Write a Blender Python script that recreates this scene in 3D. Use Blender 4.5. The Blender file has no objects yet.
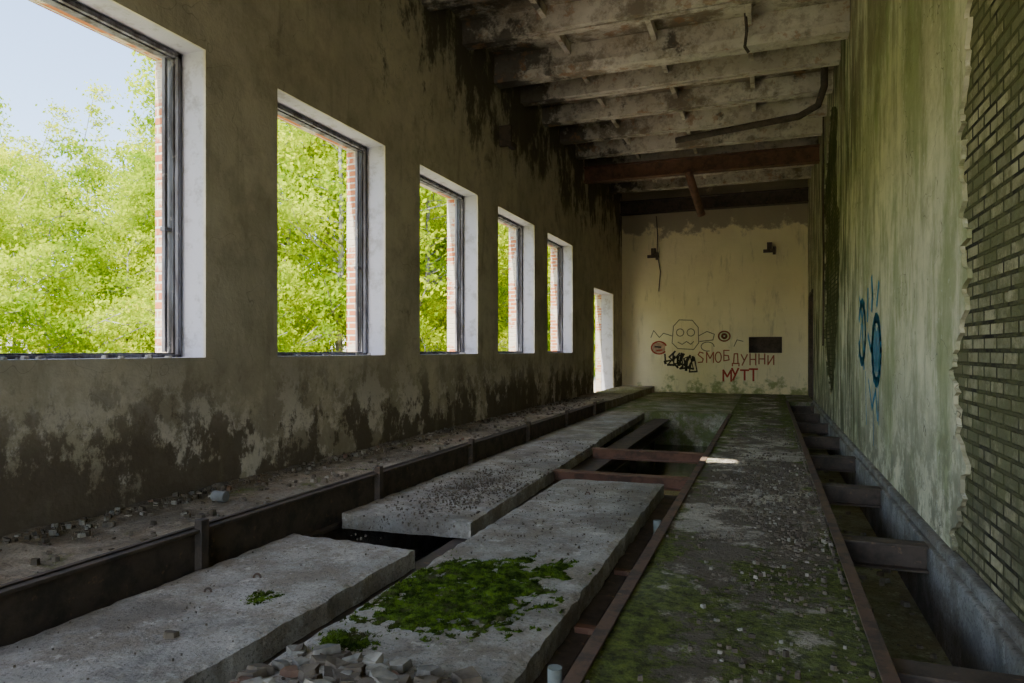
import bpy, bmesh, math, random
import numpy as np
from mathutils import Vector, Matrix, noise as mn
random.seed(7); rng=np.random.default_rng(7)
col=bpy.context.scene.collection

# ---------------------------------------------------------------- node helper
class M:
    def __init__(s,name,rough=0.9,spec=0.2):
        s.m=bpy.data.materials.new(name); s.m.use_nodes=True
        s.t=s.m.node_tree; s.n=s.t.nodes; s.l=s.t.links
        s.b=s.n['Principled BSDF']; s.b.inputs['Roughness'].default_value=rough
        s.b.inputs['Specular IOR Level'].default_value=spec
        g=s.n.new('ShaderNodeNewGeometry'); s.pos=g.outputs['Position']; s.nor=g.outputs['Normal']
        x=s.n.new('ShaderNodeSeparateXYZ'); s.l.new(s.pos,x.inputs[0])
        s.x,s.y,s.z=x.outputs
    def setv(s,sock,v):
        if isinstance(v,(int,float)): sock.default_value=v
        elif isinstance(v,(tuple,list)): sock.default_value=(*v,1) if len(v)==3 and sock.type=='RGBA' else v
        else: s.l.new(v,sock)
    def math(s,op,a,b=0.0):
        n=s.n.new('ShaderNodeMath'); n.operation=op; s.setv(n.inputs[0],a); s.setv(n.inputs[1],b); return n.outputs[0]
    def mul(s,a,b): return s.math('MULTIPLY',a,b)
    def add(s,a,b): return s.math('ADD',a,b)
    def sc(s,v):
        n=s.n.new('ShaderNodeVectorMath'); n.operation='MULTIPLY'; s.l.new(s.pos,n.inputs[0]); n.inputs[1].default_value=v; return n.outputs[0]
    def noise(s,scale,detail=6,rough=0.6,vec=None,off=0):
        n=s.n.new('ShaderNodeTexNoise'); n.inputs['Scale'].default_value=scale; n.inputs['Detail'].default_value=detail; n.inputs['Roughness'].default_value=rough
        v=s.sc(vec) if vec else s.pos
        if off:
            a=s.n.new('ShaderNodeVectorMath'); a.operation='ADD'; s.l.new(v,a.inputs[0]); a.inputs[1].default_value=(off,off*1.3,off*.7); v=a.outputs[0]
        s.l.new(v,n.inputs['Vector']); return n.outputs['Fac']
    def rng(s,v,a,b,c=0.0,d=1.0):
        n=s.n.new('ShaderNodeMapRange'); n.interpolation_type='SMOOTHSTEP' if a<b else 'LINEAR'
        n.clamp=True
        s.setv(n.inputs[0],v); 
        for i,k in enumerate((a,b,c,d)): n.inputs[i+1].default_value=k
        return n.outputs[0]
    def mix(s,f,a,b):
        n=s.n.new('ShaderNodeMix'); n.data_type='RGBA'; s.setv(n.inputs[0],f); s.setv(n.inputs[6],a); s.setv(n.inputs[7],b); return n.outputs[2]
    def col(s,c): s.setv(s.b.inputs['Base Color'],c)
    def bump(s,h,st=0.5,dist=0.02,prev=None):
        n=s.n.new('ShaderNodeBump'); n.inputs['Strength'].default_value=st; n.inputs['Distance'].default_value=dist
        s.l.new(h,n.inputs['Height'])
        if prev: s.l.new(prev,n.inputs['Normal'])
        s.l.new(n.outputs[0],s.b.inputs['Normal']); return n.outputs[0]
    def brick(s,uax,c1,c2,mortar,bw=0.26,rh=0.088,ms=0.012):
        c=s.n.new('ShaderNodeCombineXYZ'); s.l.new(uax,c.inputs[0]); s.l.new(s.z,c.inputs[1])
        n=s.n.new('ShaderNodeTexBrick'); s.l.new(c.outputs[0],n.inputs['Vector'])
        n.inputs['Scale'].default_value=1; n.inputs['Brick Width'].default_value=bw; n.inputs['Row Height'].default_value=rh; n.inputs['Mortar Size'].default_value=ms
        n.inputs['Mortar Smooth'].default_value=.3
        s.setv(n.inputs['Color1'],c1); s.setv(n.inputs['Color2'],c2); s.setv(n.inputs['Mortar'],mortar)
        return n.outputs['Color'],n.outputs['Fac']

# ---------------------------------------------------------------- materials
def plaster_left():
    m=M('plaster_left')
    c=m.mix(m.rng(m.noise(.5),.35,.7),(.64,.57,.43),(.48,.43,.32))
    c=m.mix(m.rng(m.noise(2.2,9,.7),.42,.7,0,.6),c,(.33,.28,.20))
    bl=m.rng(m.noise(.7,9,.7,off=61),.5,.66); c=m.mix(m.mul(bl,.45),c,(.29,.25,.17))
    sp=m.rng(m.noise(18,7,.75,off=31),.58,.68); c=m.mix(m.mul(sp,.35),c,(.20,.165,.125))
    low=m.rng(m.z,1.45,.1)
    wide=m.rng(m.add(m.noise(.9,9,.7,off=21),m.mul(low,.09)),.47,.60)
    c=m.mix(m.mul(wide,m.mul(m.rng(m.z,1.8,.8),.65)),c,(.31,.26,.20))
    pale=m.rng(m.noise(1.6,9,.75,off=9),.48,.56)
    c=m.mix(m.mul(pale,m.mul(m.rng(m.z,1.5,.7),.8)),c,(.80,.73,.64))
    pat=m.rng(m.add(m.noise(1.7,10,.74,(1,1,.7)),m.mul(low,.12)),.54,.60)
    c=m.mix(m.mul(pat,m.mul(m.rng(m.z,1.5,.7),.93)),c,(.15,.118,.085))
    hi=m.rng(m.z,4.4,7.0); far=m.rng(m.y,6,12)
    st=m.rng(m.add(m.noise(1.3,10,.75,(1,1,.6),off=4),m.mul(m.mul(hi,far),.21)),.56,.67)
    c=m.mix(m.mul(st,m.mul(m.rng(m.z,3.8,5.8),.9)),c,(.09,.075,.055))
    dr=m.rng(m.noise(2.2,6,.6,(1,2.0,.3),off=2),.56,.72)
    c=m.mix(m.mul(dr,.45),c,(.28,.24,.17))
    rv=m.rng(m.x,-5.04,-5.015)
    c=m.mix(rv,m.mix(m.rng(m.noise(5,8,.7,off=2),.5,.65),(.46,.45,.50),(.33,.315,.33)),c)
    crack=m.rng(m.noise(.9,3,.5,off=13),.4985,.5015); crack=m.mul(crack,m.math('SUBTRACT',1.0,crack))
    c=m.mix(m.mul(m.mul(crack,1.6),rv),c,(.12,.10,.08))
    m.col(c); p=m.bump(m.noise(25,8),.35,.01); m.bump(m.noise(1.5,5),.5,.05,p); return m.m
def plaster_right():
    m=M('plaster_right')
    c=m.mix(m.rng(m.noise(.6),.35,.7),(.74,.69,.50),(.54,.51,.36))
    mo=m.rng(m.noise(2.6,10,.75,off=41),.45,.65); c=m.mix(m.mul(mo,.5),c,(.33,.32,.20))
    st=m.rng(m.noise(1.6,8,.65,(1,1.8,.5)),.5,.66)
    c=m.mix(m.mul(st,.55),c,(.25,.245,.145))
    gm=m.rng(m.noise(1.0,10,.72,(1,1.4,.5),off=51),.48,.62); c=m.mix(m.mul(gm,.6),c,(.22,.26,.095))
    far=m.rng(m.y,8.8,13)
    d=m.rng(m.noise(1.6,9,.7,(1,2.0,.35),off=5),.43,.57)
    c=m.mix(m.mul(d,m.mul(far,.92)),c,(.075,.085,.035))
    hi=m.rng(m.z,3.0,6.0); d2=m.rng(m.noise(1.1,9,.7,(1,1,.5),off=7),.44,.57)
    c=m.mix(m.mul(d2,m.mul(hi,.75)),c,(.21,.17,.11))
    lo=m.rng(m.z,1.4,.1); d3=m.rng(m.noise(2.3,9,.75,off=3),.43,.55)
    c=m.mix(m.mul(d3,m.mul(lo,.8)),c,(.15,.14,.09))
    pk=m.rng(m.noise(6,9,.75,off=8),.6,.66); c=m.mix(m.mul(pk,.5),c,(.76,.73,.64))
    crack=m.rng(m.noise(.8,4,.55,off=23),.498,.502); crack=m.mul(crack,m.math('SUBTRACT',1.0,crack))
    c=m.mix(m.mul(crack,2.8),c,(.06,.05,.04))
    m.col(c); p=m.bump(m.noise(30,8),.4,.012); m.bump(m.noise(2,6),.6,.06,p); return m.m
def plaster_far():
    m=M('plaster_far')
    c=m.mix(m.rng(m.noise(.8),.35,.7),(.92,.82,.55),(.84,.74,.49))
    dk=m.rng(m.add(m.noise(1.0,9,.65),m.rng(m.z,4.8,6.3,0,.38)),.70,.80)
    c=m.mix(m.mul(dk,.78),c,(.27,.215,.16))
    d=m.rng(m.noise(2.5,9,.7,(2,1,.4),off=3),.53,.7); c=m.mix(m.mul(d,.5),c,(.46,.40,.24))
    lo=m.rng(m.z,1.0,0.0); g=m.rng(m.add(m.noise(2,8,.7,off=6),m.mul(lo,.25)),.66,.8)
    c=m.mix(m.mul(g,.8),c,(.26,.30,.09))
    m.col(c); m.bump(m.noise(8,8),.5,.03); return m.m
def ceil_m(name,dark=0.0):
    m=M(name)
    c=m.mix(m.rng(m.noise(1.2),.35,.7),(.72,.66,.57),(.56,.49,.40))
    s=m.rng(m.add(m.noise(.7,10,.75,off=3),dark),.47,.60); c=m.mix(m.mul(s,.82),c,(.17,.13,.09))
    s3=m.rng(m.noise(4,8,.7,off=33),.48,.62); c=m.mix(m.mul(s3,.5),c,(.26,.19,.125))
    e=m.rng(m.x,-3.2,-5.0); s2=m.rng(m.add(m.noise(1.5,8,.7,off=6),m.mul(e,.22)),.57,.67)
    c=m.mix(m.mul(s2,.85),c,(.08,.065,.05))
    r=m.rng(m.noise(2.5,8,.7,off=9),.56,.63); c=m.mix(m.mul(r,.6),c,(.40,.21,.11))
    m.col(c); m.bump(m.noise(12,8),.7,.035); return m.m
def brick_white():
    m=M('silicate_brick')
    dn=m.noise(6,5); yy=m.add(m.y,m.mul(dn,.02)); 
    c,f=m.brick(yy,(.50,.44,.28),(.23,.215,.13),(.028,.025,.018),.255,.088,.014)
    d=m.rng(m.noise(2.2,9,.75),.40,.56); c=m.mix(m.mul(d,.78),c,(.12,.12,.05))
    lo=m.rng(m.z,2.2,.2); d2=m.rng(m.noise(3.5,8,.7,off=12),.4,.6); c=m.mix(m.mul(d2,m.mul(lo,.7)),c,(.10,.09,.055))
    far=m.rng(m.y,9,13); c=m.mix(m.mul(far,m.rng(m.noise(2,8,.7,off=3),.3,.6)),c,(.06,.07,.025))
    m.col(c); h=m.math('SUBTRACT',1.0,f); p=m.bump(h,1.0,.035); m.bump(m.noise(20,8),.7,.03,p); return m.m
def brick_red(ax):
    m=M('red_brick_'+ax)
    u=m.y if ax=='y' else m.x
    c,f=m.brick(u,(.50,.19,.08),(.43,.15,.07),(.58,.52,.42),.26,.09,.014)
    d=m.rng(m.noise(1.4,8,.7),.46,.54); c=m.mix(m.mul(d,.9),c,(.58,.53,.42))
    m.col(c); m.bump(m.math('SUBTRACT',1.0,f),.8,.02); return m.m
def concrete(name,base=(.34,.34,.32),moss=0.0,dirt=.5):
    m=M(name,.85)
    c=m.mix(m.rng(m.noise(1.3,7),.35,.65),base,tuple(k*.68 for k in base))
    br=m.rng(m.noise(2.0,10,.78,off=15),.43,.58); c=m.mix(m.mul(br,.7),c,(base[0]*.48,base[1]*.42,base[2]*.34))
    sp=m.rng(m.noise(38,5,.75),.53,.62); c=m.mix(m.mul(sp,.6),c,tuple(k*.2 for k in base))
    lt=m.rng(m.noise(7,9,.8,off=5),.56,.63); c=m.mix(m.mul(lt,.5),c,tuple(min(1,k*1.5) for k in base))
    d=m.rng(m.noise(1.1,9,.72,off=8),.5,.6); c=m.mix(m.mul(d,dirt),c,tuple(k*.28 for k in base))
    if moss:
        g=m.rng(m.add(m.noise(1.5,10,.75,off=2),moss-.5),.52,.62)
        gc=m.mix(m.noise(14,6),(.05,.07,.018),(.20,.25,.06)); 
        c=m.mix(m.mul(g,.8),c,gc)
    m.col(c); p=m.bump(m.noise(60,6,.75),.8,.014); m.bump(m.noise(6,8),.6,.05,p); return m.m
def walkway():
    m=M('walkway_concrete',.9)
    c=m.mix(m.rng(m.noise(1.6,7),.35,.65),(.62,.56,.46),(.37,.33,.265))
    sp=m.rng(m.noise(40,4,.7),.53,.64); c=m.mix(m.mul(sp,.6),c,(.11,.09,.07))
    d=m.rng(m.noise(1.0,10,.78,off=8),.45,.52); c=m.mix(m.mul(d,.84),c,(.11,.084,.06))
    near=m.rng(m.y,6.4,4.2); ed=m.rng(m.math('ABSOLUTE',m.add(m.x,.13)),.25,.7); farr=m.rng(m.y,9,15)
    w=m.add(m.add(m.mul(near,.16),m.mul(ed,.11)),m.mul(farr,.12))
    g=m.rng(m.add(m.noise(2.2,10,.8,off=2),w),.59,.67)
    gc=m.mix(m.rng(m.noise(12,8,.75),.35,.65),(.04,.05,.015),(.18,.23,.04))
    c=m.mix(m.mul(g,.9),c,gc)
    m.col(c); p=m.bump(m.noise(50,6,.75),.9,.025); m.bump(m.noise(7,8),.7,.06,p); return m.m
def rust(name='rusty_steel',a=(.16,.10,.07),b=(.075,.062,.052)):
    m=M(name,.75,.3); c=m.mix(m.rng(m.noise(5,8,.7),.4,.65),a,b)
    c=m.mix(m.mul(m.rng(m.noise(14,6),.6,.7),.6),c,(.24,.15,.09)); m.col(c); m.bump(m.noise(30,6),.4,.006); return m.m
def plain(name,c,r=.8,var=.3,sc=8):
    m=M(name,r); m.col(m.mix(m.rng(m.noise(sc,6),.35,.65),c,tuple(k*(1-var) for k in c))); m.bump(m.noise(sc*4,5),.3,.006); return m.m
def water():
    m=M('pit_water',.12,.5); m.col(m.mix(m.rng(m.noise(2,6),.4,.6),(.035,.045,.022),(.07,.085,.04))); m.bump(m.noise(5,4),.15,.02); return m.m
def wood_paint():
    m=M('weathered_frame_paint',.8); c=m.mix(m.rng(m.noise(6,8,.7,(1,1,.15)),.42,.6),(.21,.21,.24),(.09,.08,.082))
    c=m.mix(m.mul(m.rng(m.noise(9,6,.7,off=4),.6,.66),.6),c,(.38,.35,.34)); m.col(c); return m.m
def leaf(name,c,t):
    m=M(name,.8,0.0); c2=m.mix(m.rng(m.noise(.7,6),.35,.65),c,t); m.col(c2)
    tr=m.n.new('ShaderNodeBsdfTranslucent'); m.l.new(c2,tr.inputs[0]); mx=m.n.new('ShaderNodeMixShader'); mx.inputs[0].default_value=.5
    m.l.new(m.b.outputs[0],mx.inputs[1]); m.l.new(tr.outputs[0],mx.inputs[2]); m.l.new(mx.outputs[0],m.n['Material Output'].inputs[0]); return m.m

MP_L=plaster_left(); MP_R=plaster_right(); MP_F=plaster_far(); MC=ceil_m('ceiling_whitewash',.04); MC2=ceil_m('ceiling_rib_whitewash',-.03)
MBW=brick_white(); MBRx=brick_red('x')
MSL=concrete('slab_concrete',(.54,.505,.45),0,.5); MSLm=concrete('slab_concrete_mossy',(.52,.485,.425),.40,.5)
MLED=concrete('ledge_concrete',(.45,.39,.31),.46,.6); MFAR=concrete('far_floor_concrete',(.44,.42,.32),.57,.4)
MPIT=concrete('pit_concrete',(.15,.14,.115),.42,.6); MPL=concrete('plinth_concrete',(.34,.325,.30),.34,.5)
MWALK=walkway(); MRUST=rust(); MRUST2=rust('brown_beam_steel',(.20,.10,.065),(.10,.06,.043)); MDARK=rust('dark_steel',(.11,.083,.065),(.058,.048,.04))
MW=wood_paint(); MWAT=water()
MTREN=concrete('trench_floor_concrete',(.48,.50,.32),.50,.25)
MSTONE=plain('rubble_stone',(.38,.35,.29),.9,.6,5); MSTD=plain('dark_rubble',(.17,.14,.105),.9,.5,6)
MBRK=plain('brick_rubble',(.26,.16,.11),.9,.4,6)
def mossm():
    m=M('moss',.95,.05); a=m.mix(m.rng(m.noise(11,8,.8),.40,.62),(.022,.038,.006),(.13,.22,.022)); c=m.mix(m.rng(m.noise(4,8,.75,off=3),.52,.64),a,(.09,.085,.04)); m.col(c); m.bump(m.noise(90,5),.8,.01); return m.m
MMOSS=mossm()

# ---------------------------------------------------------------- mesh helpers
def add_box(bm,x0,x1,y0,y1,z0,z1,mi=0):
    vs=[bm.verts.new(p) for p in ((x0,y0,z0),(x1,y0,z0),(x1,y1,z0),(x0,y1,z0),(x0,y0,z1),(x1,y0,z1),(x1,y1,z1),(x0,y1,z1))]
    for f in ((0,3,2,1),(4,5,6,7),(0,1,5,4),(1,2,6,5),(2,3,7,6),(3,0,4,7)):
        fc=bm.faces.new([vs[i] for i in f]); fc.material_index=mi
def finish(bm,name,mats,parent=None,bevel=0,smooth=False):
    me=bpy.data.meshes.new(name); bmesh.ops.recalc_face_normals(bm,faces=bm.faces); bm.to_mesh(me); bm.free()
    for m in (mats if isinstance(mats,(list,tuple)) else [mats]): me.materials.append(m)
    if smooth: me.polygons.foreach_set('use_smooth',[True]*len(me.polygons))
    ob=bpy.data.objects.new(name,me); col.objects.link(ob)
    if parent: ob.parent=parent
    if bevel:
        b=ob.modifiers.new('bevel','BEVEL'); b.width=bevel; b.segments=2; b.limit_method='ANGLE'
    return ob
def boxes(name,lst,mats,parent=None,bevel=0):
    bm=bmesh.new()
    for b in lst: add_box(bm,*b)
    return finish(bm,name,mats,parent,bevel)

YB=-5.0; YF=24.8; XL=-5.0; XR=1.25; ZC=7.2
# ---------------------------------------------------------------- left wall
wins=[(2.82+3.245*k, 5.05+3.25*k) for k in range(-2,5)]
ZS,ZT=1.43,4.35
DO=(20.5,23.3,3.42)
L=[]
def wall_leaf(x0,x1,inset,mi):
    ys=[]; 
    for a,b in wins: ys.append((a+inset,b-inset,ZS+(inset*.5),ZT-inset))
    ys.append((DO[0]+inset,DO[1]-inset,-.9,DO[2]-inset))
    cur=YB
    for a,b,zs,zt in ys:
        L.append((x0,x1,cur,a,-.9,ZC+.2,mi))
        if zs>-.5: L.append((x0,x1,a,b,-.9,zs,mi))
        else: L.append((x0,x1,a,b,-.9,.0,mi))
        L.append((x0,x1,a,b,zt,ZC+.2,mi)); cur=b
    L.append((x0,x1,cur,YF+.4,-.9,ZC+.2,mi))
wall_leaf(-5.42,XL,0,0); wall_leaf(-5.62,-5.425,.015,1)
wl=boxes('wall_left',L,[MP_L,MBRx])
for i,(a,b) in enumerate(wins):
    bx=[]
    for (x0,x1,g,w) in ((-5.42,-5.33,0.0,.07),(-5.325,-5.285,.012,.045)):
        bx+= [(x0,x1,a+g,a+g+w,ZS,ZT),(x0,x1,b-g-w,b-g,ZS,ZT),(x0,x1,a+g,b-g,ZT-g-w,ZT-g),(x0,x1,a+g,b-g,ZS+.003,ZS+.003+w*.6)]
    bx+=[(-5.40,-5.36,b-.14,b-.105,ZS+.05,ZT-.07),(-5.41,-5.35,b-.15,b-.07,ZS+1.2,ZS+1.24)]
    boxes('window_%d'%(i+1),bx,[MW],bevel=.004)
def shard_mesh(name,n,fx,mats,smin,smax,flat=.15,seed=0,wts=None,pw=2,tl=.3):
    r=random.Random(seed); bm=bmesh.new()
    for i in range(n):
        p=fx(r)
        s=smin+(smax-smin)*r.random()**pw; k=r.randint(4,7); ang=r.uniform(0,6.28)
        mi=r.choices(range(len(mats)),wts)[0] if wts else 0
        top=[];bot=[]; tilt=Vector((r.uniform(-tl,tl),r.uniform(-tl,tl),0))
        h=s*r.uniform(flat*.6,flat*1.5)
        for j in range(k):
            a=ang+6.283*j/k+r.uniform(-.3,.3); q=s*r.uniform(.6,1.1)*.5
            x=math.cos(a)*q; y=math.sin(a)*q*.8; dz=x*tilt.x+y*tilt.y
            bot.append(bm.verts.new((p[0]+x,p[1]+y,p[2]+max(0,dz)-.003)))
            top.append(bm.verts.new((p[0]+x*r.uniform(.75,.98),p[1]+y*r.uniform(.75,.98),p[2]+h+max(0,dz))))
        fs=[bm.faces.new(top),bm.faces.new(bot[::-1])]
        for j in range(k): fs.append(bm.faces.new((bot[j],bot[(j+1)%k],top[(j+1)%k],top[j])))
        for f in fs: f.material_index=mi
    return finish(bm,name,mats)
shard_mesh('sill_debris',60,lambda r:(r.uniform(-5.22,-5.06),r.choice([r.uniform(2.9,4.9),r.uniform(6.2,8.1),r.uniform(9.5,11.4)]),ZS),[MSTONE],.02,.08,.3,3)

n0,n1,nz0,nz1=-.62,.45,1.40,1.95
boxes('wall_far',[(XL-.6,n0,YF,YF+.4,-.9,ZC+.2),(n1,XR+.45,YF,YF+.4,-.9,ZC+.2),(n0,n1,YF,YF+.4,-.9,nz0),(n0,n1,YF,YF+.4,nz1,ZC+.2),(n0,n1,YF+.34,YF+.4,nz0,nz1,1)],[MP_F,MDARK])
# ---------------------------------------------------------------- right wall
DR=(21.9,23.9,3.3)
boxes('wall_right',[(XR+.03,XR+.45,YB,DR[0],-.9,ZC+.2),(XR+.03,XR+.45,DR[0],DR[1],DR[2],ZC+.2),(XR+.03,XR+.45,DR[1],YF,-.9,ZC+.2),(XR+.03,XR+.45,DR[0],DR[1],-.9,0)],[MBW])
bm=bmesh.new()
kz=[(0,5.66),(.15,5.72),(.45,5.56),(.75,5.42),(.95,5.64),(1.35,5.78),(1.8,5.42),(2.4,5.46),(2.9,5.60),(3.3,5.44),(3.8,5.36),(7.2,5.3)]
def ynear(z):
    for (a,b),(c,d) in zip(kz,kz[1:]):
        if a<=z<=c: v=b+(d-b)*(z-a)/(c-a); break
    st=mn.noise((round(z/.088)*.9,7,7))
    return v+.15*mn.noise((z*4,0,3))+.10*mn.noise((z*15,2,3))+.15*st
def hole(z):
    c=16.0+.5*mn.noise((z*.9,5,1)); w=1.7*max(0,1-((z-3.6)/3.1)**4)*(1+.35*mn.noise((z*1.7,9,1)))+.12*mn.noise((z*9,4,4))
    return c-w,c+w
rows=[]; z=0.0
while z<=ZC+.001:
    a=ynear(min(z,7.19)); h0,h1=hole(z)
    if h1-h0<.15: h0=h1=16
    rows.append([bm.verts.new((XR,q,z)) for q in (a,h0)]+[bm.verts.new((XR,q,z)) for q in (h1,DR[0])]); z+=.03
for r0,r1 in zip(rows,rows[1:]):
    for i in (0,2): bm.faces.new((r0[i],r1[i],r1[i+1],r0[i+1]))
pr=finish(bm,'plaster_layer',[MP_R])
s=pr.modifiers.new('thick','SOLIDIFY'); s.thickness=.03; s.offset=-1 if pr.data.polygons[0].normal.x<0 else 1
pr.parent=bpy.data.objects['wall_right']
boxes('plaster_layer_far',[(XR,XR+.03,DR[0],DR[1],DR[2],ZC),(XR,XR+.03,DR[1],YF,0,ZC)],[MP_R],parent=bpy.data.objects['wall_right'])
boxes('door_1',[(XR-.02,XR+.1,DR[0]-.02,DR[0]+.09,0,DR[2]),(XR-.02,XR+.1,DR[1]-.09,DR[1]+.02,0,DR[2]),(XR-.02,XR+.1,DR[0],DR[1],DR[2]-.1,DR[2]),
  (XR+.2,XR+.25,DR[0],DR[1],0,DR[2]),(XR+.17,XR+.2,DR[0]+.1,DR[1]-.1,1.0,1.1),(XR+.17,XR+.2,DR[0]+.1,DR[1]-.1,2.2,2.3),(XR+.14,XR+.2,DR[0]+.25,DR[0]+.3,1.2,1.35)],[MDARK])
boxes('plinth_right',[(1.16,XR+.029,YB,21.5,-.899,-.02),(1.20,XR+.029,YB,21.5,-.03,.05)],[MPL],bevel=.015)
boxes('wall_back',[(XL-.6,-4.2,YB-.4,YB,-.9,ZC+.2),(.4,XR+.45,YB-.4,YB,-.9,ZC+.2),(-4.2,.4,YB-.4,YB,5.0,ZC+.2),(-4.2,.4,YB-.4,YB,-.9,0)],[MP_F])  # unseen gate opening, added and sized to let sky light into the hall

# ---------------------------------------------------------------- ceiling (with one unseen roof hole added to drop a sun patch on the walkway)
bm=bmesh.new()
HX=(-1.66,-1.12); HY=(4.18,4.84)
for b in ((XL-.6,HX[0],YB-.4,YF+.4),(HX[1],XR+.5,YB-.4,YF+.4),(HX[0],HX[1],YB-.4,HY[0]),(HX[0],HX[1],HY[1],YF+.4)): add_box(bm,b[0],b[1],b[2],b[3],ZC+.02,ZC+.14)
def trap(bm,x0,x1,yc,w0,w1,z0,z1,mi=1):
    vs=[bm.verts.new(p) for p in ((x0,yc-w0,z0),(x1,yc-w0,z0),(x1,yc+w0,z0),(x0,yc+w0,z0),(x0,yc-w1,z1),(x1,yc-w1,z1),(x1,yc+w1,z1),(x0,yc+w1,z1))]
    for f in ((0,3,2,1),(4,5,6,7),(0,1,5,4),(1,2,6,5),(2,3,7,6),(3,0,4,7)):
        bm.faces.new([vs[i] for i in f]).material_index=mi
ry=[-4.0+1.5*k for k in range(19)]
for y in ry:
    trap(bm,XL,XR,y-.08,.055,.07,ZC-.36,ZC+.03); trap(bm,XL,XR,y+.08,.055,.07,ZC-.36,ZC+.03)
for x in (-3.5,-1.9,-.3):
    for y in ry[:-1]: add_box(bm,x-.045,x+.045,y+.14,y+1.36,ZC-.16,ZC+.03,1)
finish(bm,'ceiling',[MC,MC2])
def ibeam(bm,ax,c,a0,a1,z0,z1,w,t=.018,mi=0):
    def B(u0,u1,a0,a1,z0,z1):
        if ax=='x': add_box(bm,a0,a1,u0,u1,z0,z1,mi)
        else: add_box(bm,u0,u1,a0,a1,z0,z1,mi)
    B(c-w/2,c+w/2,a0,a1,z0,z0+t); B(c-w/2,c+w/2,a0,a1,z1-t,z1); B(c-t/2,c+t/2,a0,a1,z0+t,z1-t)
bm=bmesh.new(); ibeam(bm,'x',19.35,XL,XR,6.36,6.8,.26,.04); finish(bm,'steel_roof_beam',[MRUST2])
bm=bmesh.new(); ibeam(bm,'x',24.55,XL,XR,6.38,6.85,.3,.04); finish(bm,'steel_roof_beam',[MDARK])
bm=bmesh.new(); trap(bm,XL,XR,12.5,.16,.2,ZC-.5,ZC-.36,0); finish(bm,'concrete_roof_beam',[MC2])
def pipe(name,pts,r,mat,parent=None):
    cu=bpy.data.curves.new(name,'CURVE'); cu.dimensions='3D'; cu.bevel_depth=r; cu.bevel_resolution=4; cu.use_fill_caps=True
    sp=cu.splines.new('POLY'); sp.points.add(len(pts)-1)
    for p,q in zip(sp.points,pts): p.co=(*q,1)
    cu.materials.append(mat)
    tmp=bpy.data.objects.new('tmp',cu); dg=bpy.context.evaluated_depsgraph_get()
    col.objects.link(tmp); dg.update(); me=bpy.data.meshes.new_from_object(tmp.evaluated_get(dg)); bpy.data.objects.remove(tmp)
    me.polygons.foreach_set('use_smooth',[True]*len(me.polygons))
    ob=bpy.data.objects.new(name,me); col.objects.link(ob)
    if parent: ob.parent=parent
    return ob
pipe('ceiling_pipe',[(-1.95,15.8,6.25),(.6,15.2,6.30),(.95,15.1,6.45),(1.05,14.9,6.75),(1.05,14.9,7.2)],.07,MDARK)
pipe('hanging_pipe',[(-2.05,19.2,6.40),(-1.75,19.9,5.3)],.11,MRUST2)
pipe('hanging_cable',[(-.35,12.0,7.1),(-.33,12.0,6.8),(-.36,12.0,6.55),(-.30,12.02,6.45)],.025,MDARK)
pipe('wall_cable',[(-3.75,24.75,6.3),(-3.7,24.74,5.6),(-3.72,24.74,5.0),(-3.6,24.74,4.3),(-3.66,24.74,3.6)],.018,MDARK)
def sconce(x):
    boxes('wall_lamp_bracket',[(x-.08,x+.08,24.70,24.80,4.85,5.15),(x-.2,x+.2,24.60,24.72,4.80,4.90),(x+.1,x+.2,24.55,24.66,4.72,4.98)],[MDARK],bevel=.01)
sconce(-3.85); sconce(.05)
boxes('wall_bracket',[(-5.0,-4.75,12.6,12.7,5.55,5.95),(-4.8,-4.7,12.5,12.8,5.5,5.6)],[MDARK])
pipe('right_wall_cable',[(XR-.03,17.5,7.0),(XR-.04,17.6,5.2),(XR-.03,17.5,3.4),(XR-.04,17.55,1.6)],.02,MDARK)

# ---------------------------------------------------------------- floor system
boxes('floor',[(XL-.6,XR+.45,YB-.4,YF+.3,-1.1,-.9)],[MPIT])
def surf(name,x0,x1,y0,y1,z0,z1,mat,amp=.008,step=.08,side=None):
    bm=bmesh.new(); nx=max(2,int((x1-x0)/step)); ny=max(2,int((y1-y0)/step))
    g=[[bm.verts.new((x0+(x1-x0)*i/nx,y0+(y1-y0)*j/ny,z1+amp*(mn.noise((i*step*2.2,j*step*2.2,z1+x0))+.6*mn.noise((i*step*8,j*step*8,x0)))-(.006 if i in(0,nx) or j in (0,ny) else 0))) for j in range(ny+1)] for i in range(nx+1)]
    for i in range(nx):
        for j in range(ny): bm.faces.new((g[i][j],g[i+1][j],g[i+1][j+1],g[i][j+1]))
    loop=[g[i][0] for i in range(nx)]+[g[nx][j] for j in range(ny)]+[g[i][ny] for i in range(nx,0,-1)]+[g[0][j] for j in range(ny,0,-1)]
    lo=[bm.verts.new((v.co.x,v.co.y,z0)) for v in loop]; n=len(loop)
    for i in range(n):
        f=bm.faces.new((loop[i],lo[i],lo[(i+1)%n],loop[(i+1)%n])); f.material_index=1 if side else 0
    bm.faces.new(lo)
    return finish(bm,name,[mat]+([side] if side else []))
surf('floor_ledge_left',XL,-3.82,YB,YF,-.9,.2,MLED,.03,.08)
surf('floor_walkway',-.82,.53,YB,YF,-.9,0,MWALK,.014,.05,MPIT)
surf('floor_far',-3.82,-.82,16.7,YF,-.9,0,MFAR,.012,.1)
surf('floor_far_right',.53,XR,21.5,YF,-.9,0,MFAR,.01,.1)
boxes('floor_trench_right',[(.53,1.16,YB,21.5,-.9,-.62)],[MTREN])
boxes('pit_water',[(-3.82,-.82,9.0,16.7,-.9,-.78)],[MWAT])

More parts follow.
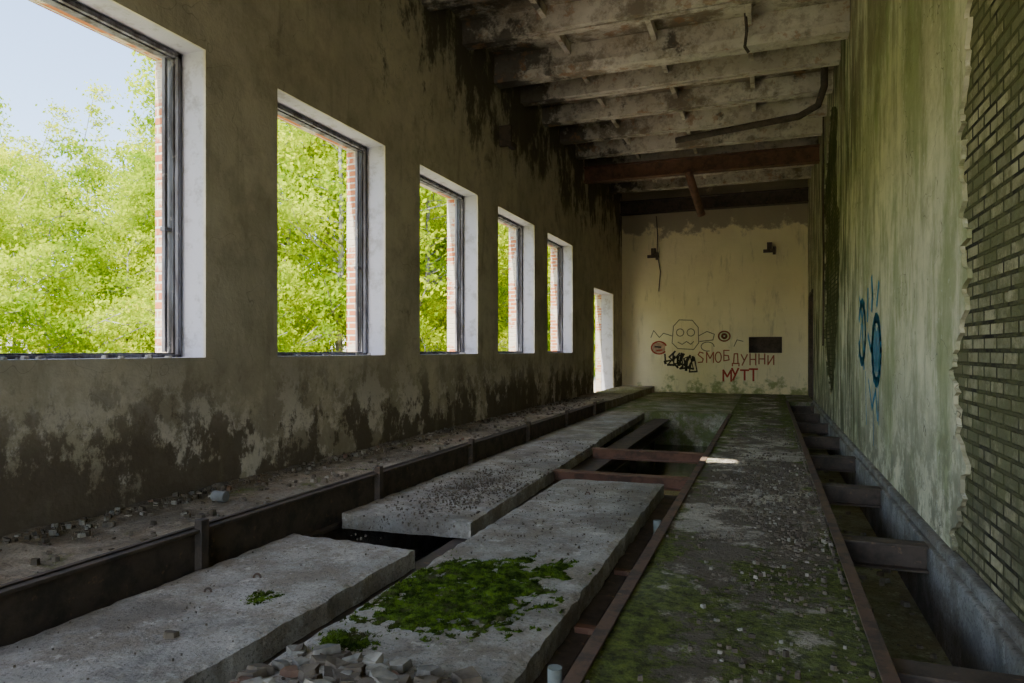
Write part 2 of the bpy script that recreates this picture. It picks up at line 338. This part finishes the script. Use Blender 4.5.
def slab(name,c,z,th,mat):
    bm=bmesh.new(); (ax,ay),(bx_,by),(cx,cy),(dx,dy)=c
    nu,nv=22,int(18*max(2,(dy-ay)))
    g=[]
    for i in range(nu+1):
        r=[]
        for j in range(nv+1):
            u=i/nu; v=j/nv
            x=(1-v)*((1-u)*ax+u*bx_)+v*((1-u)*dx+u*cx); y=(1-v)*((1-u)*ay+u*by)+v*((1-u)*dy+u*cy)
            e=(i in (0,nu)) or (j in (0,nv))
            k=.014 if e else 0
            x+=k*mn.noise((x*7,y*7,1))+k*.6*mn.noise((x*25,y*25,1)); y+=k*1.5*mn.noise((x*9,y*9,5))
            zz=z+.006*mn.noise((x*3,y*3,0))+.004*mn.noise((x*11,y*11,0))-(.010+.03*max(0,mn.noise((x*9,y*9,3))) if e else 0)
            r.append(bm.verts.new((x,y,zz)))
        g.append(r)
    for i in range(nu):
        for j in range(nv): bm.faces.new((g[i][j],g[i+1][j],g[i+1][j+1],g[i][j+1]))
    loop=[g[i][0] for i in range(nu)]+[g[nu][j] for j in range(nv)]+[g[i][nv] for i in range(nu,0,-1)]+[g[0][j] for j in range(nv,0,-1)]
    lo=[bm.verts.new((v.co.x,v.co.y,z-th)) for v in loop]; n=len(loop)
    for i in range(n): bm.faces.new((loop[i],lo[i],lo[(i+1)%n],loop[(i+1)%n]))
    bm.faces.new(lo)
    return finish(bm,name,[mat])
slab('concrete_floor_slab',[(-3.66,-1.3),(-2.50,-1.3),(-2.50,4.58),(-3.65,4.63)],0,.15,MSL)
slab('concrete_floor_slab',[(-2.25,1.2),(-1.08,1.2),(-1.10,7.8),(-2.25,7.72)],0,.15,MSLm)
slab('concrete_floor_slab',[(-3.69,5.36),(-2.43,5.45),(-2.62,11.1),(-3.70,11.1)],0,.15,MSL)
slab('concrete_floor_slab',[(-3.72,11.16),(-2.66,11.16),(-2.80,16.6),(-3.76,16.6)],0.0,.15,MSLm)

bm=bmesh.new(); ibeam(bm,'y',-2.40,YB,16.7,-.38,-.16,.36); 
for y in (-1,1.4,3.75,6.1,8.4,10.7,13,15.3): add_box(bm,-2.45,-2.35,y-.05,y+.05,-.9,-.38)
finish(bm,'floor_girder',[MDARK])
bm=bmesh.new(); ibeam(bm,'y',-1.05,YB,7.95,-.34,-.16,.16)
for y in (-1,1.4,3.75,6.1,7.8): add_box(bm,-1.09,-1.01,y-.05,y+.05,-.9,-.34)
finish(bm,'floor_girder',[MDARK])
for y in (8.25,10.3):
    bm=bmesh.new(); ibeam(bm,'x',y,-2.53,-.87,-.155,-.01,.16,.014)
    finish(bm,'cross_i_beam',[MRUST2])
bm=bmesh.new()
for y in (2.9,3.9,5.0): add_box(bm,-1.06,-.87,y-.03,y+.03,-.155,-.12)
finish(bm,'gap_tie_bar',[MRUST2])
MGP=plain('grey_pipe',(.24,.26,.24))
pipe('vertical_pipe',[(-.93,3.05,-.9),(-.93,3.05,.02)],.035,MGP)
pipe('vertical_pipe',[(-.93,6.2,-.9),(-.93,6.2,-.03)],.035,MGP)
bx=[(-3.82,-3.79,YB,16.7,-.12,.235),(-3.82,-3.74,YB,16.7,.215,.235),(-3.82,-3.73,YB,16.7,-.15,-.12),(-3.86,-3.82,YB,16.7,.18,.24)]
for k in range(-2,6):
    y=3.76+2.35*k
    bx+= [(-3.79,-3.725,y-.035,y+.035,-.12,.30)]
boxes('channel_beam',bx,[MDARK],bevel=.004)
boxes('walkway_edge_angle',[(-.86,-.82,YB,16.7,-.1,.015),(-.86,-.78,YB,16.7,.004,.02)],[MRUST],bevel=.003)
boxes('walkway_edge_angle',[(.53,.555,YB,21.5,-.1,.02),(.48,.555,YB,21.5,.006,.022)],[MRUST],bevel=.003)
for y in (1.4,3.72,6.12,8.45,10.75,13.05,15.4,17.7,20):
    bm=bmesh.new(); ibeam(bm,'x',y,.558,1.158,-.22,-.015,.17,.016); finish(bm,'trench_cross_beam',[MDARK])

for (x,y,r) in ((-3.15,3.62,.02),(-3.25,3.30,.018),(-1.75,6.9,.02),(-2.9,9.6,.02)):
    pts=[(x+r*1.1*math.cos(a),y+.4*r*math.cos(a),.0+r*1.3*math.sin(a)) for a in [math.pi*k/8 for k in range(9)]]
    pipe('lifting_loop',pts,.007,MRUST)

# ---------------------------------------------------------------- debris & moss
U=lambda r,a,b:r.uniform(a,b)
shard_mesh('ledge_rubble',3200,lambda r:((U(r,-4.9,-3.95)if r.random()<.5 else -4.93+min(.9,abs(r.gauss(0,.22)))),U(r,1.5,18),.195),[MSTONE,MSTD,MBRK],.008,.075,.4,11,(.25,.72,.03),3)
def pile(r):
    x=min(-1.25,max(-2.2,r.gauss(-1.72,.27))); y=min(2.80,r.gauss(2.48,.22))
    return (x,y,-.003+max(0,.05*(1-abs(x+1.72)/.5)*(1-abs(y-2.5)/.5))*r.random())
shard_mesh('broken_brick_pile',320,pile,[MSTONE,MSTD,MBRK],.02,.17,.20,14,(.25,.70,.05),1.8,.4)
shard_mesh('slab_chips',260,lambda r:(U(r,-3.6,-2.55),U(r,2.0,4.5),-.004),[MSTD],.004,.018,.6,15)
shard_mesh('slab_dark_rubble',4800,lambda r:(min(-2.5,max(-3.6,r.gauss(-2.95,.25))),r.gauss(6.7,.65) if r.random()<.8 else U(r,5.6,11),-.004),[MSTD],.006,.028,.6,16,None,3)
shard_mesh('slab_dark_rubble',1700,lambda r:(U(r,-2.2,-1.15),r.choice([r.gauss(6.9,.35),r.gauss(5.6,.5),U(r,4.8,7.5)]) ,-.004) ,[MSTD],.004,.022,.6,17,None,3)
shard_mesh('walkway_gravel',8500,lambda r:(min(.45,max(-.76,r.gauss(.1,.33))),(r.gauss(7.4,1.3) if r.random()<.7 else U(r,2.3,14)),-.004),[MSTD,MSTONE],.005,.045,.5,18,(.87,.13),4)
shard_mesh('concrete_chunk',1,lambda r:(-2.93,2.72,-.003),[MSTD],.10,.11,.2,21)
shard_mesh('trench_debris',90,lambda r:(U(r,.62,1.08),U(r,3,14),-.622),[MSTONE],.03,.12,.3,22)
def moss(name,cx,cy,rx,ry,z,h,seed,n=9000,rot=0):
    r=random.Random(seed); bm=bmesh.new(); N=130; cr,sr=math.cos(rot),math.sin(rot)
    def W(u,v): return cx+u*rx*cr-v*ry*sr, cy+u*rx*sr+v*ry*cr
    def mask(u,v):
        a=math.atan2(v,u); rad=math.hypot(u,v); R=1+.5*mn.noise((math.cos(a)*1.5+seed,math.sin(a)*1.5,seed))+.5*mn.noise((u*4,v*4,seed))+.4*mn.noise((u*13,v*13,seed))+.3*mn.noise((u*30,v*30,seed))
        m1=max(0,min(1,(R*.88-rad)*3.5)); hole=mn.noise((u*3.2+9,v*3.2,seed*2+1))+.7*mn.noise((u*11,v*11,4))+.4*mn.noise((u*26,v*26,4))
        return m1*max(0,min(1,(.42-hole)*5))
    g={}
    def H(u,v): 
        m_=mask(u,v); return -.01+ (h*m_*(.75+.5*mn.noise((u*6+seed,v*6,2))+.35*mn.noise((u*19,v*19,2)))+.009 if m_>0 else 0)
    for i in range(N+1):
        for j in range(N+1):
            u=-1.3+2.6*i/N; v=-1.3+2.6*j/N; X,Y=W(u,v); g[i,j]=bm.verts.new((X,Y,z+H(u,v)))
    for i in range(N):
        for j in range(N):
            q=(g[i,j],g[i+1,j],g[i+1,j+1],g[i,j+1])
            if max(w.co.z for w in q)>z-.005 and all(-2.22<w.co.x<-1.1 or cx<-2.5 for w in q): bm.faces.new(q)
    for v_ in [v for v in bm.verts if not v.link_faces]: bm.verts.remove(v_)
    for k in range(n):
        u=r.uniform(-1.3,1.3); v=r.uniform(-1.3,1.3)
        if mask(u,v)<.02: continue
        x,y=W(u,v);zz=z+H(u,v)-.003; a=r.uniform(0,6.28); w=r.uniform(.003,.006); l=r.uniform(.006,.017)
        if cx>-2.5 and not -2.22<x<-1.1: continue
        dx,dy=math.cos(a)*w,math.sin(a)*w
        bm.faces.new([bm.verts.new(p) for p in ((x-dx,y-dy,zz),(x+dx,y+dy,zz),(x+r.uniform(-.01,.01),y+r.uniform(-.01,.01),zz+l))])
    return finish(bm,name,[MMOSS],smooth=True)
moss('moss_patch',-1.77,3.85,.64,.74,0,.016,1,30000,-.25)
moss('moss_patch',-2.05,3.0,.16,.14,0,.012,2,3000)
moss('moss_patch',-2.86,3.35,.12,.12,0,.010,3,700)
bm=bmesh.new(); bmesh.ops.create_cone(bm,cap_ends=True,segments=24,radius1=.045,radius2=.045,depth=.13)
bmesh.ops.rotate(bm,verts=bm.verts,matrix=Matrix.Rotation(math.pi/2,3,'Y')); bmesh.ops.translate(bm,verts=bm.verts,vec=(-4.35,4.55,.26))
finish(bm,'tin_can',[plain('dull_tin',(.28,.29,.29),.5)],bevel=.006)

# ---------------------------------------------------------------- graffiti
def ribbon(bm,pts,w,f,mi=0,closed=False):
    for (a,b),(c,d) in zip(pts,pts[1:]):
        L_=math.hypot(c-a,d-b) or 1e-6; tx,ty=(c-a)/L_,(d-b)/L_; nx,ny=-ty*w/2,tx*w/2; e=w*.3
        q=[(a+nx-tx*e,b+ny-ty*e),(c+nx+tx*e,d+ny+ty*e),(c-nx+tx*e,d-ny+ty*e),(a-nx-tx*e,b-ny-ty*e)]
        bm.faces.new([bm.verts.new(f(*p)) for p in q]).material_index=mi
def circ(cx,cy,rx,ry,n=18,a0=0,a1=6.283): return [(cx+rx*math.cos(a0+(a1-a0)*k/n),cy+ry*math.sin(a0+(a1-a0)*k/n)) for k in range(n+1)]
MRED=plain('red_spray_paint',(.58,.09,.05)); MBLK=plain('black_spray_paint',(.10,.09,.07)); MBLU=plain('blue_spray_paint',(.05,.26,.42)); MGRN=plain('brown_spray_paint',(.48,.15,.08)); MPNK=plain('pink_paint',(.68,.44,.30)); MGY=plain('grey_spray_paint',(.24,.21,.15))
FW=lambda x,z:(x,YF-.006,z)
FW2=lambda x,z:(x,YF-.010,z)
bm=bmesh.new()
w=.028
ribbon(bm,[(-3.15,2.35),(-3.2,1.75),(-3.0,1.55),(-2.45,1.52),(-2.28,1.75),(-2.3,2.3),(-2.5,2.55),(-2.95,2.57),(-3.15,2.35)],w,FW,5)
ribbon(bm,circ(-2.92,2.12,.13,.13,14),w,FW,5); ribbon(bm,circ(-2.55,2.12,.13,.13,14),w,FW,5)
ribbon(bm,[(-3.0,1.78),(-2.85,1.70),(-2.7,1.80),(-2.55,1.70),(-2.45,1.80)],w,FW,5)
ribbon(bm,[(-2.28,2.0),(-2.0,2.15),(-1.75,2.05),(-1.8,1.85),(-2.25,1.8)],w,FW,5); ribbon(bm,[(-3.2,2.0),(-3.5,2.1),(-3.65,1.95),(-3.85,2.2),(-3.95,1.95)],w,FW,5)
ribbon(bm,circ(-1.98,1.62,.22,.16,14,0,5),w,FW,5)
for k in range(7): ribbon(bm,[(-3.88,1.74-.05*k),(-3.46,1.72-.05*k)],.055,FW,4)
ribbon(bm,circ(-3.66,1.58,.27,.22,18,.4,5.6),.05,FW2,1); ribbon(bm,[(-3.8,1.62),(-3.6,1.60)],.06,FW2,0); ribbon(bm,[(-3.74,1.48),(-3.55,1.5)],.045,FW2,1)
rr=random.Random(4)
px,pz=-3.45,1.35
for k in range(44):
    qx=-3.35+.95*k/44+rr.uniform(-.15,.15); qz=1.25-.3*k/44+rr.choice([-1,1])*rr.uniform(.05,.30)
    ribbon(bm,[(px,pz),(qx,qz)],rr.uniform(.03,.09),FW,0); px,pz=qx,qz
GL={'M':[[(0,0),(0,1),(.4,.4),(.8,1),(.8,0)]],'T':[[(0,1),(.8,1)],[(.4,1),(.4,0)]],'S':[[(.6,.9),(.2,1),(0,.75),(.6,.35),(.5,.05),(0,0)]],
'O':[circ(.35,.5,.35,.5)],'H':[[(0,0),(0,1)],[(.6,0),(.6,1)],[(0,.5),(.6,.5)]],'D':[[(0,-.15),(0,.08),(.7,.08),(.7,-.15)],[(.12,.08),(.2,.95),(.55,.95),(.6,.08)]],'I':[[(0,1),(0,0),(.6,1),(.6,0)]],'Y':[[(0,1),(.32,.45)],[(.65,1),(.1,0)]],'B':[[(.6,1),(0,1),(0,0),(.6,.1),(.5,.5),(0,.55)]]}
def text(s,x,z,h,f,mi,w=.035,sp=1.0):
    for ch in s:
        jz=rr.uniform(-.04,.04); jh=h*rr.uniform(.85,1.1)
        for st in GL[ch]: ribbon(bm,[(x+a*h*.85,z+jz+b*jh) for a,b in st],w,f,mi)
        x+=h*sp
text('SMOB',-2.30,1.10,.34,FW,3,.038,.85)
text('DYHHI',-1.15,1.00,.36,FW,3,.040,.80)
text('MYTT',-1.45,.46,.38,FW,1,.06,.75)
ribbon(bm,circ(-1.42,1.98,.19,.17),.05,FW,3); ribbon(bm,circ(-1.42,1.98,.07,.07),.07,FW2,3)
ribbon(bm,[(-1.1,1.62),(-1.0,1.85),(-.8,1.8)],.025,FW,5)
finish(bm,'graffiti_far_wall',[MBLK,MRED,MBLU,MGRN,MPNK,MGY])
bm=bmesh.new(); RW=lambda y,z:(XR-.004,y*1.042,z)
ribbon(bm,circ(9.05,1.50,.34,.40),.13,RW)
for k in range(7): ribbon(bm,[(8.82+.08*k,1.22+.03*(k%2)),(8.86+.08*k,1.80-.04*(k%3))],.05,RW)
ribbon(bm,circ(10.35,1.75,.34,.42,16,.5,5.9),.13,RW); ribbon(bm,[(10.15,1.25),(10.3,1.9),(10.6,2.25)],.09,RW); ribbon(bm,[(10.7,1.4),(10.45,1.8),(10.1,2.15)],.08,RW)
ribbon(bm,[(9.42,2.02),(9.35,2.20),(9.42,2.42)],.12,RW); ribbon(bm,[(9.0,2.05),(8.85,2.30)],.09,RW); ribbon(bm,[(9.8,1.9),(9.75,2.30)],.09,RW)
ribbon(bm,[(9.75,1.7),(9.5,1.5),(9.4,1.6)],.09,RW)
ribbon(bm,[(9.7,1.1),(9.4,.75),(9.1,1.0),(8.95,.65)],.06,RW); ribbon(bm,[(10.0,1.2),(9.9,.5)],.04,RW); ribbon(bm,[(9.3,1.2),(9.28,.3)],.03,RW); ribbon(bm,[(8.9,1.2),(8.88,.6)],.03,RW)
finish(bm,'graffiti_right_wall',[MBLU])

# ---------------------------------------------------------------- outside
g=M('meadow_ground',.95); gr=g.mix(g.noise(1.5,8),(.16,.24,.05),(.30,.38,.10)); bounce_apron=g.rng(g.x,-9.5,-8.5); g.col(g.mix(bounce_apron,gr,g.mix(g.noise(3,8),(.52,.48,.38),(.64,.59,.47))))  # pale apron beside the wall added to bounce sunlight up to the ceiling
bm=bmesh.new(); N=40
for i in range(N+1):
    for j in range(N+1): bm.verts.new((-5.62-60*i/N,-30+130*j/N,-.05+.15*mn.noise((i*.7,j*.7,0))*(i>0)))
bm.verts.ensure_lookup_table()
for i in range(N):
    for j in range(N): bm.faces.new([bm.verts[k] for k in (i*(N+1)+j,(i+1)*(N+1)+j,(i+1)*(N+1)+j+1,i*(N+1)+j+1)])
finish(bm,'ground_outside',[g.m])
g2=plain('yard_gravel',(.48,.45,.37)); boxes('ground_back',[(-5.62,60,-60,YB-.4,-.3,-.04)],[g2])
ML1=leaf('birch_leaf',(.34,.46,.008),(.76,.80,.014)); ML2=leaf('hazel_leaf',(.22,.36,.006),(.58,.68,.012)); MBK=plain('birch_bark',(.45,.43,.38),.9,.7,4)
def tree_mesh(name,H,R,nl,base,mat,seed,trunk=.09,ls=.12):
    r=np.random.default_rng(seed); V=[];F=[];MI=[]
    def tube(p,q,r0,r1,k=6):
        p=np.array(p);q=np.array(q);d=q-p;d/=np.linalg.norm(d)+1e-9;a=np.cross(d,[.3,.5,.8]);a/=np.linalg.norm(a);b=np.cross(d,a);o=len(V)
        for c,rr in((p,r0),(q,r1)):
            for j in range(k): t=6.283*j/k; V.append(tuple(c+rr*(math.cos(t)*a+math.sin(t)*b)))
        for j in range(k): F.append((o+j,o+(j+1)%k,o+k+(j+1)%k,o+k+j)); MI.append(1)
    pts=[np.array([0,0,-.2])]
    for k in range(1,7): pts.append(np.array([r.normal(0,.12)*k/3,r.normal(0,.12)*k/3,H*.92*k/6]))
    for k in range(6): tube(pts[k],pts[k+1],trunk*(1-k/6.5),trunk*(1-(k+1)/6.5))
    cl=[]
    nb=34
    for k in range(nb):
        t=base+(1-base)*(k+.5)/nb; f=t*6*.999; i=int(f); p=pts[i]+(pts[i+1]-pts[i])*(f-i)
        a=r.uniform(0,6.283); ln=R*(math.sin(min(1,(1.05-t)/(1.05-base))*2.2)*.75+.25)*r.uniform(.6,1.1)
        q=p+np.array([math.cos(a)*ln,math.sin(a)*ln,ln*r.uniform(.1,.6)]); tube(p,q,trunk*.3*(1.1-t),.008,4)
        for m_ in range(5):
            s=r.uniform(.3,1.05); c=p+(q-p)*s+r.normal(0,.2,3)*R*.35; cl.append((c,R*r.uniform(.06,.15)))
            tube(p+(q-p)*s*.8,c,.012,.004,3)
    per=nl//len(cl); P=[]
    for c,s in cl: P.append(c+r.normal(0,1,(per,3))*s*np.array([1,1,.6]))
    P=np.concatenate(P); n=len(P); 
    a=r.normal(0,1,(n,3)); a/=np.linalg.norm(a,axis=1)[:,None]; b=np.cross(a,r.normal(0,1,(n,3))); b/=np.linalg.norm(b,axis=1)[:,None]
    s=(ls*r.uniform(.6,1.3,n))[:,None]
    Q=np.stack([P-a*s*.6,P+b*s*.36,P+a*s*.6,P-b*s*.36],1).reshape(-1,3); o=len(V)
    VV=np.concatenate([np.array(V),Q]); FF=F+[(o+4*k,o+4*k+1,o+4*k+2,o+4*k+3) for k in range(n)]
    me=bpy.data.meshes.new(name); me.from_pydata(VV.tolist(),[],FF); me.materials.append(mat); me.materials.append(MBK)
    me.polygons.foreach_set('material_index',MI+[0]*n); return me
T=[tree_mesh('birch_tree',10,2.3,13000,.18,ML1,1,ls=.105),tree_mesh('birch_tree',10,2.0,12000,.22,ML1,2,ls=.105),tree_mesh('birch_tree',10,2.6,14000,.12,ML2,3,ls=.105)]
TH=[tree_mesh('sapling_tree',10,1.1,2200,.35,ML1,5,.06,.08)]
Bm=[tree_mesh('hazel_bush',3.4,1.7,8000,.02,ML2,8,.04,.085),tree_mesh('hazel_bush',3.4,1.6,7000,.02,ML1,9,.04,.085)]
def put(me,x,y,s,rz=None,z=-.05):
    o=bpy.data.objects.new(me.name.split('.')[0],me); o.location=(x,y,z); o.scale=(s,s,s*rng.uniform(.95,1.08)); o.rotation_euler=(0,0,rng.uniform(0,6.28) if rz is None else rz); col.objects.link(o)
for y in np.arange(2,17,1.7):
    for x in (-15.5,-18.5,-22):
        hh=(5.3+max(0,y-8)*.28+(abs(x)-15.5)*.25)/10
        put(T[rng.integers(3)],x+rng.uniform(-.8,.8),y+rng.uniform(-.7,.7),hh*rng.uniform(.88,1.08))
for (x,y,s) in ((-19,14.6,.95),(-21,13.5,.92),(-23,20,1.1),(-17,12.0,.78)): put(TH[0],x,y,s)
for y in np.arange(3,18,1.5): put(Bm[rng.integers(2)],-13+rng.uniform(-.8,.8),y+rng.uniform(-.5,.5),rng.uniform(.8,1.05))
for y in np.arange(16.5,56,2.6):
    for x in (-10.8,-14,-18):
        put(T[rng.integers(3)],x+rng.uniform(-.9,.9),y+rng.uniform(-1,1),rng.uniform(1.05,1.35))
for y in np.arange(12,48,2.0): put(Bm[rng.integers(2)],-9.6+rng.uniform(-.6,.6)-(2 if y<18 else 0),y,rng.uniform(.85,1.2))

# ---------------------------------------------------------------- light
w=bpy.data.worlds.new('sky'); bpy.context.scene.world=w; w.use_nodes=True; nt=w.node_tree
sk=nt.nodes.new('ShaderNodeTexSky'); sk.sky_type='NISHITA'; sk.sun_disc=False; sk.sun_elevation=math.radians(48); sk.sun_rotation=math.radians(200); sk.air_density=1.0; sk.dust_density=1.0
nt.links.new(sk.outputs[0],nt.nodes['Background'].inputs[0]); nt.nodes['Background'].inputs[1].default_value=.92
def sun(name,d,e,ang,c=(1,1,1)):
    l=bpy.data.lights.new(name,'SUN'); l.energy=e; l.angle=math.radians(ang); l.color=c
    o=bpy.data.objects.new(name,l); col.objects.link(o); o.rotation_euler=Vector(d).to_track_quat('-Z','Y').to_euler(); o.location=(-10,-10,20)
sun('sun',(.10,.72,-1),20,.6,(1,.94,.82))

cam=bpy.data.cameras.new('camera'); cam.lens=24; cam.sensor_width=36; cam.shift_y=.0083; cam.clip_end=300
co=bpy.data.objects.new('camera',cam); col.objects.link(co); co.location=(0,0,1.5); co.rotation_euler=(math.pi/2,0,math.radians(20.55))
bpy.context.scene.camera=co
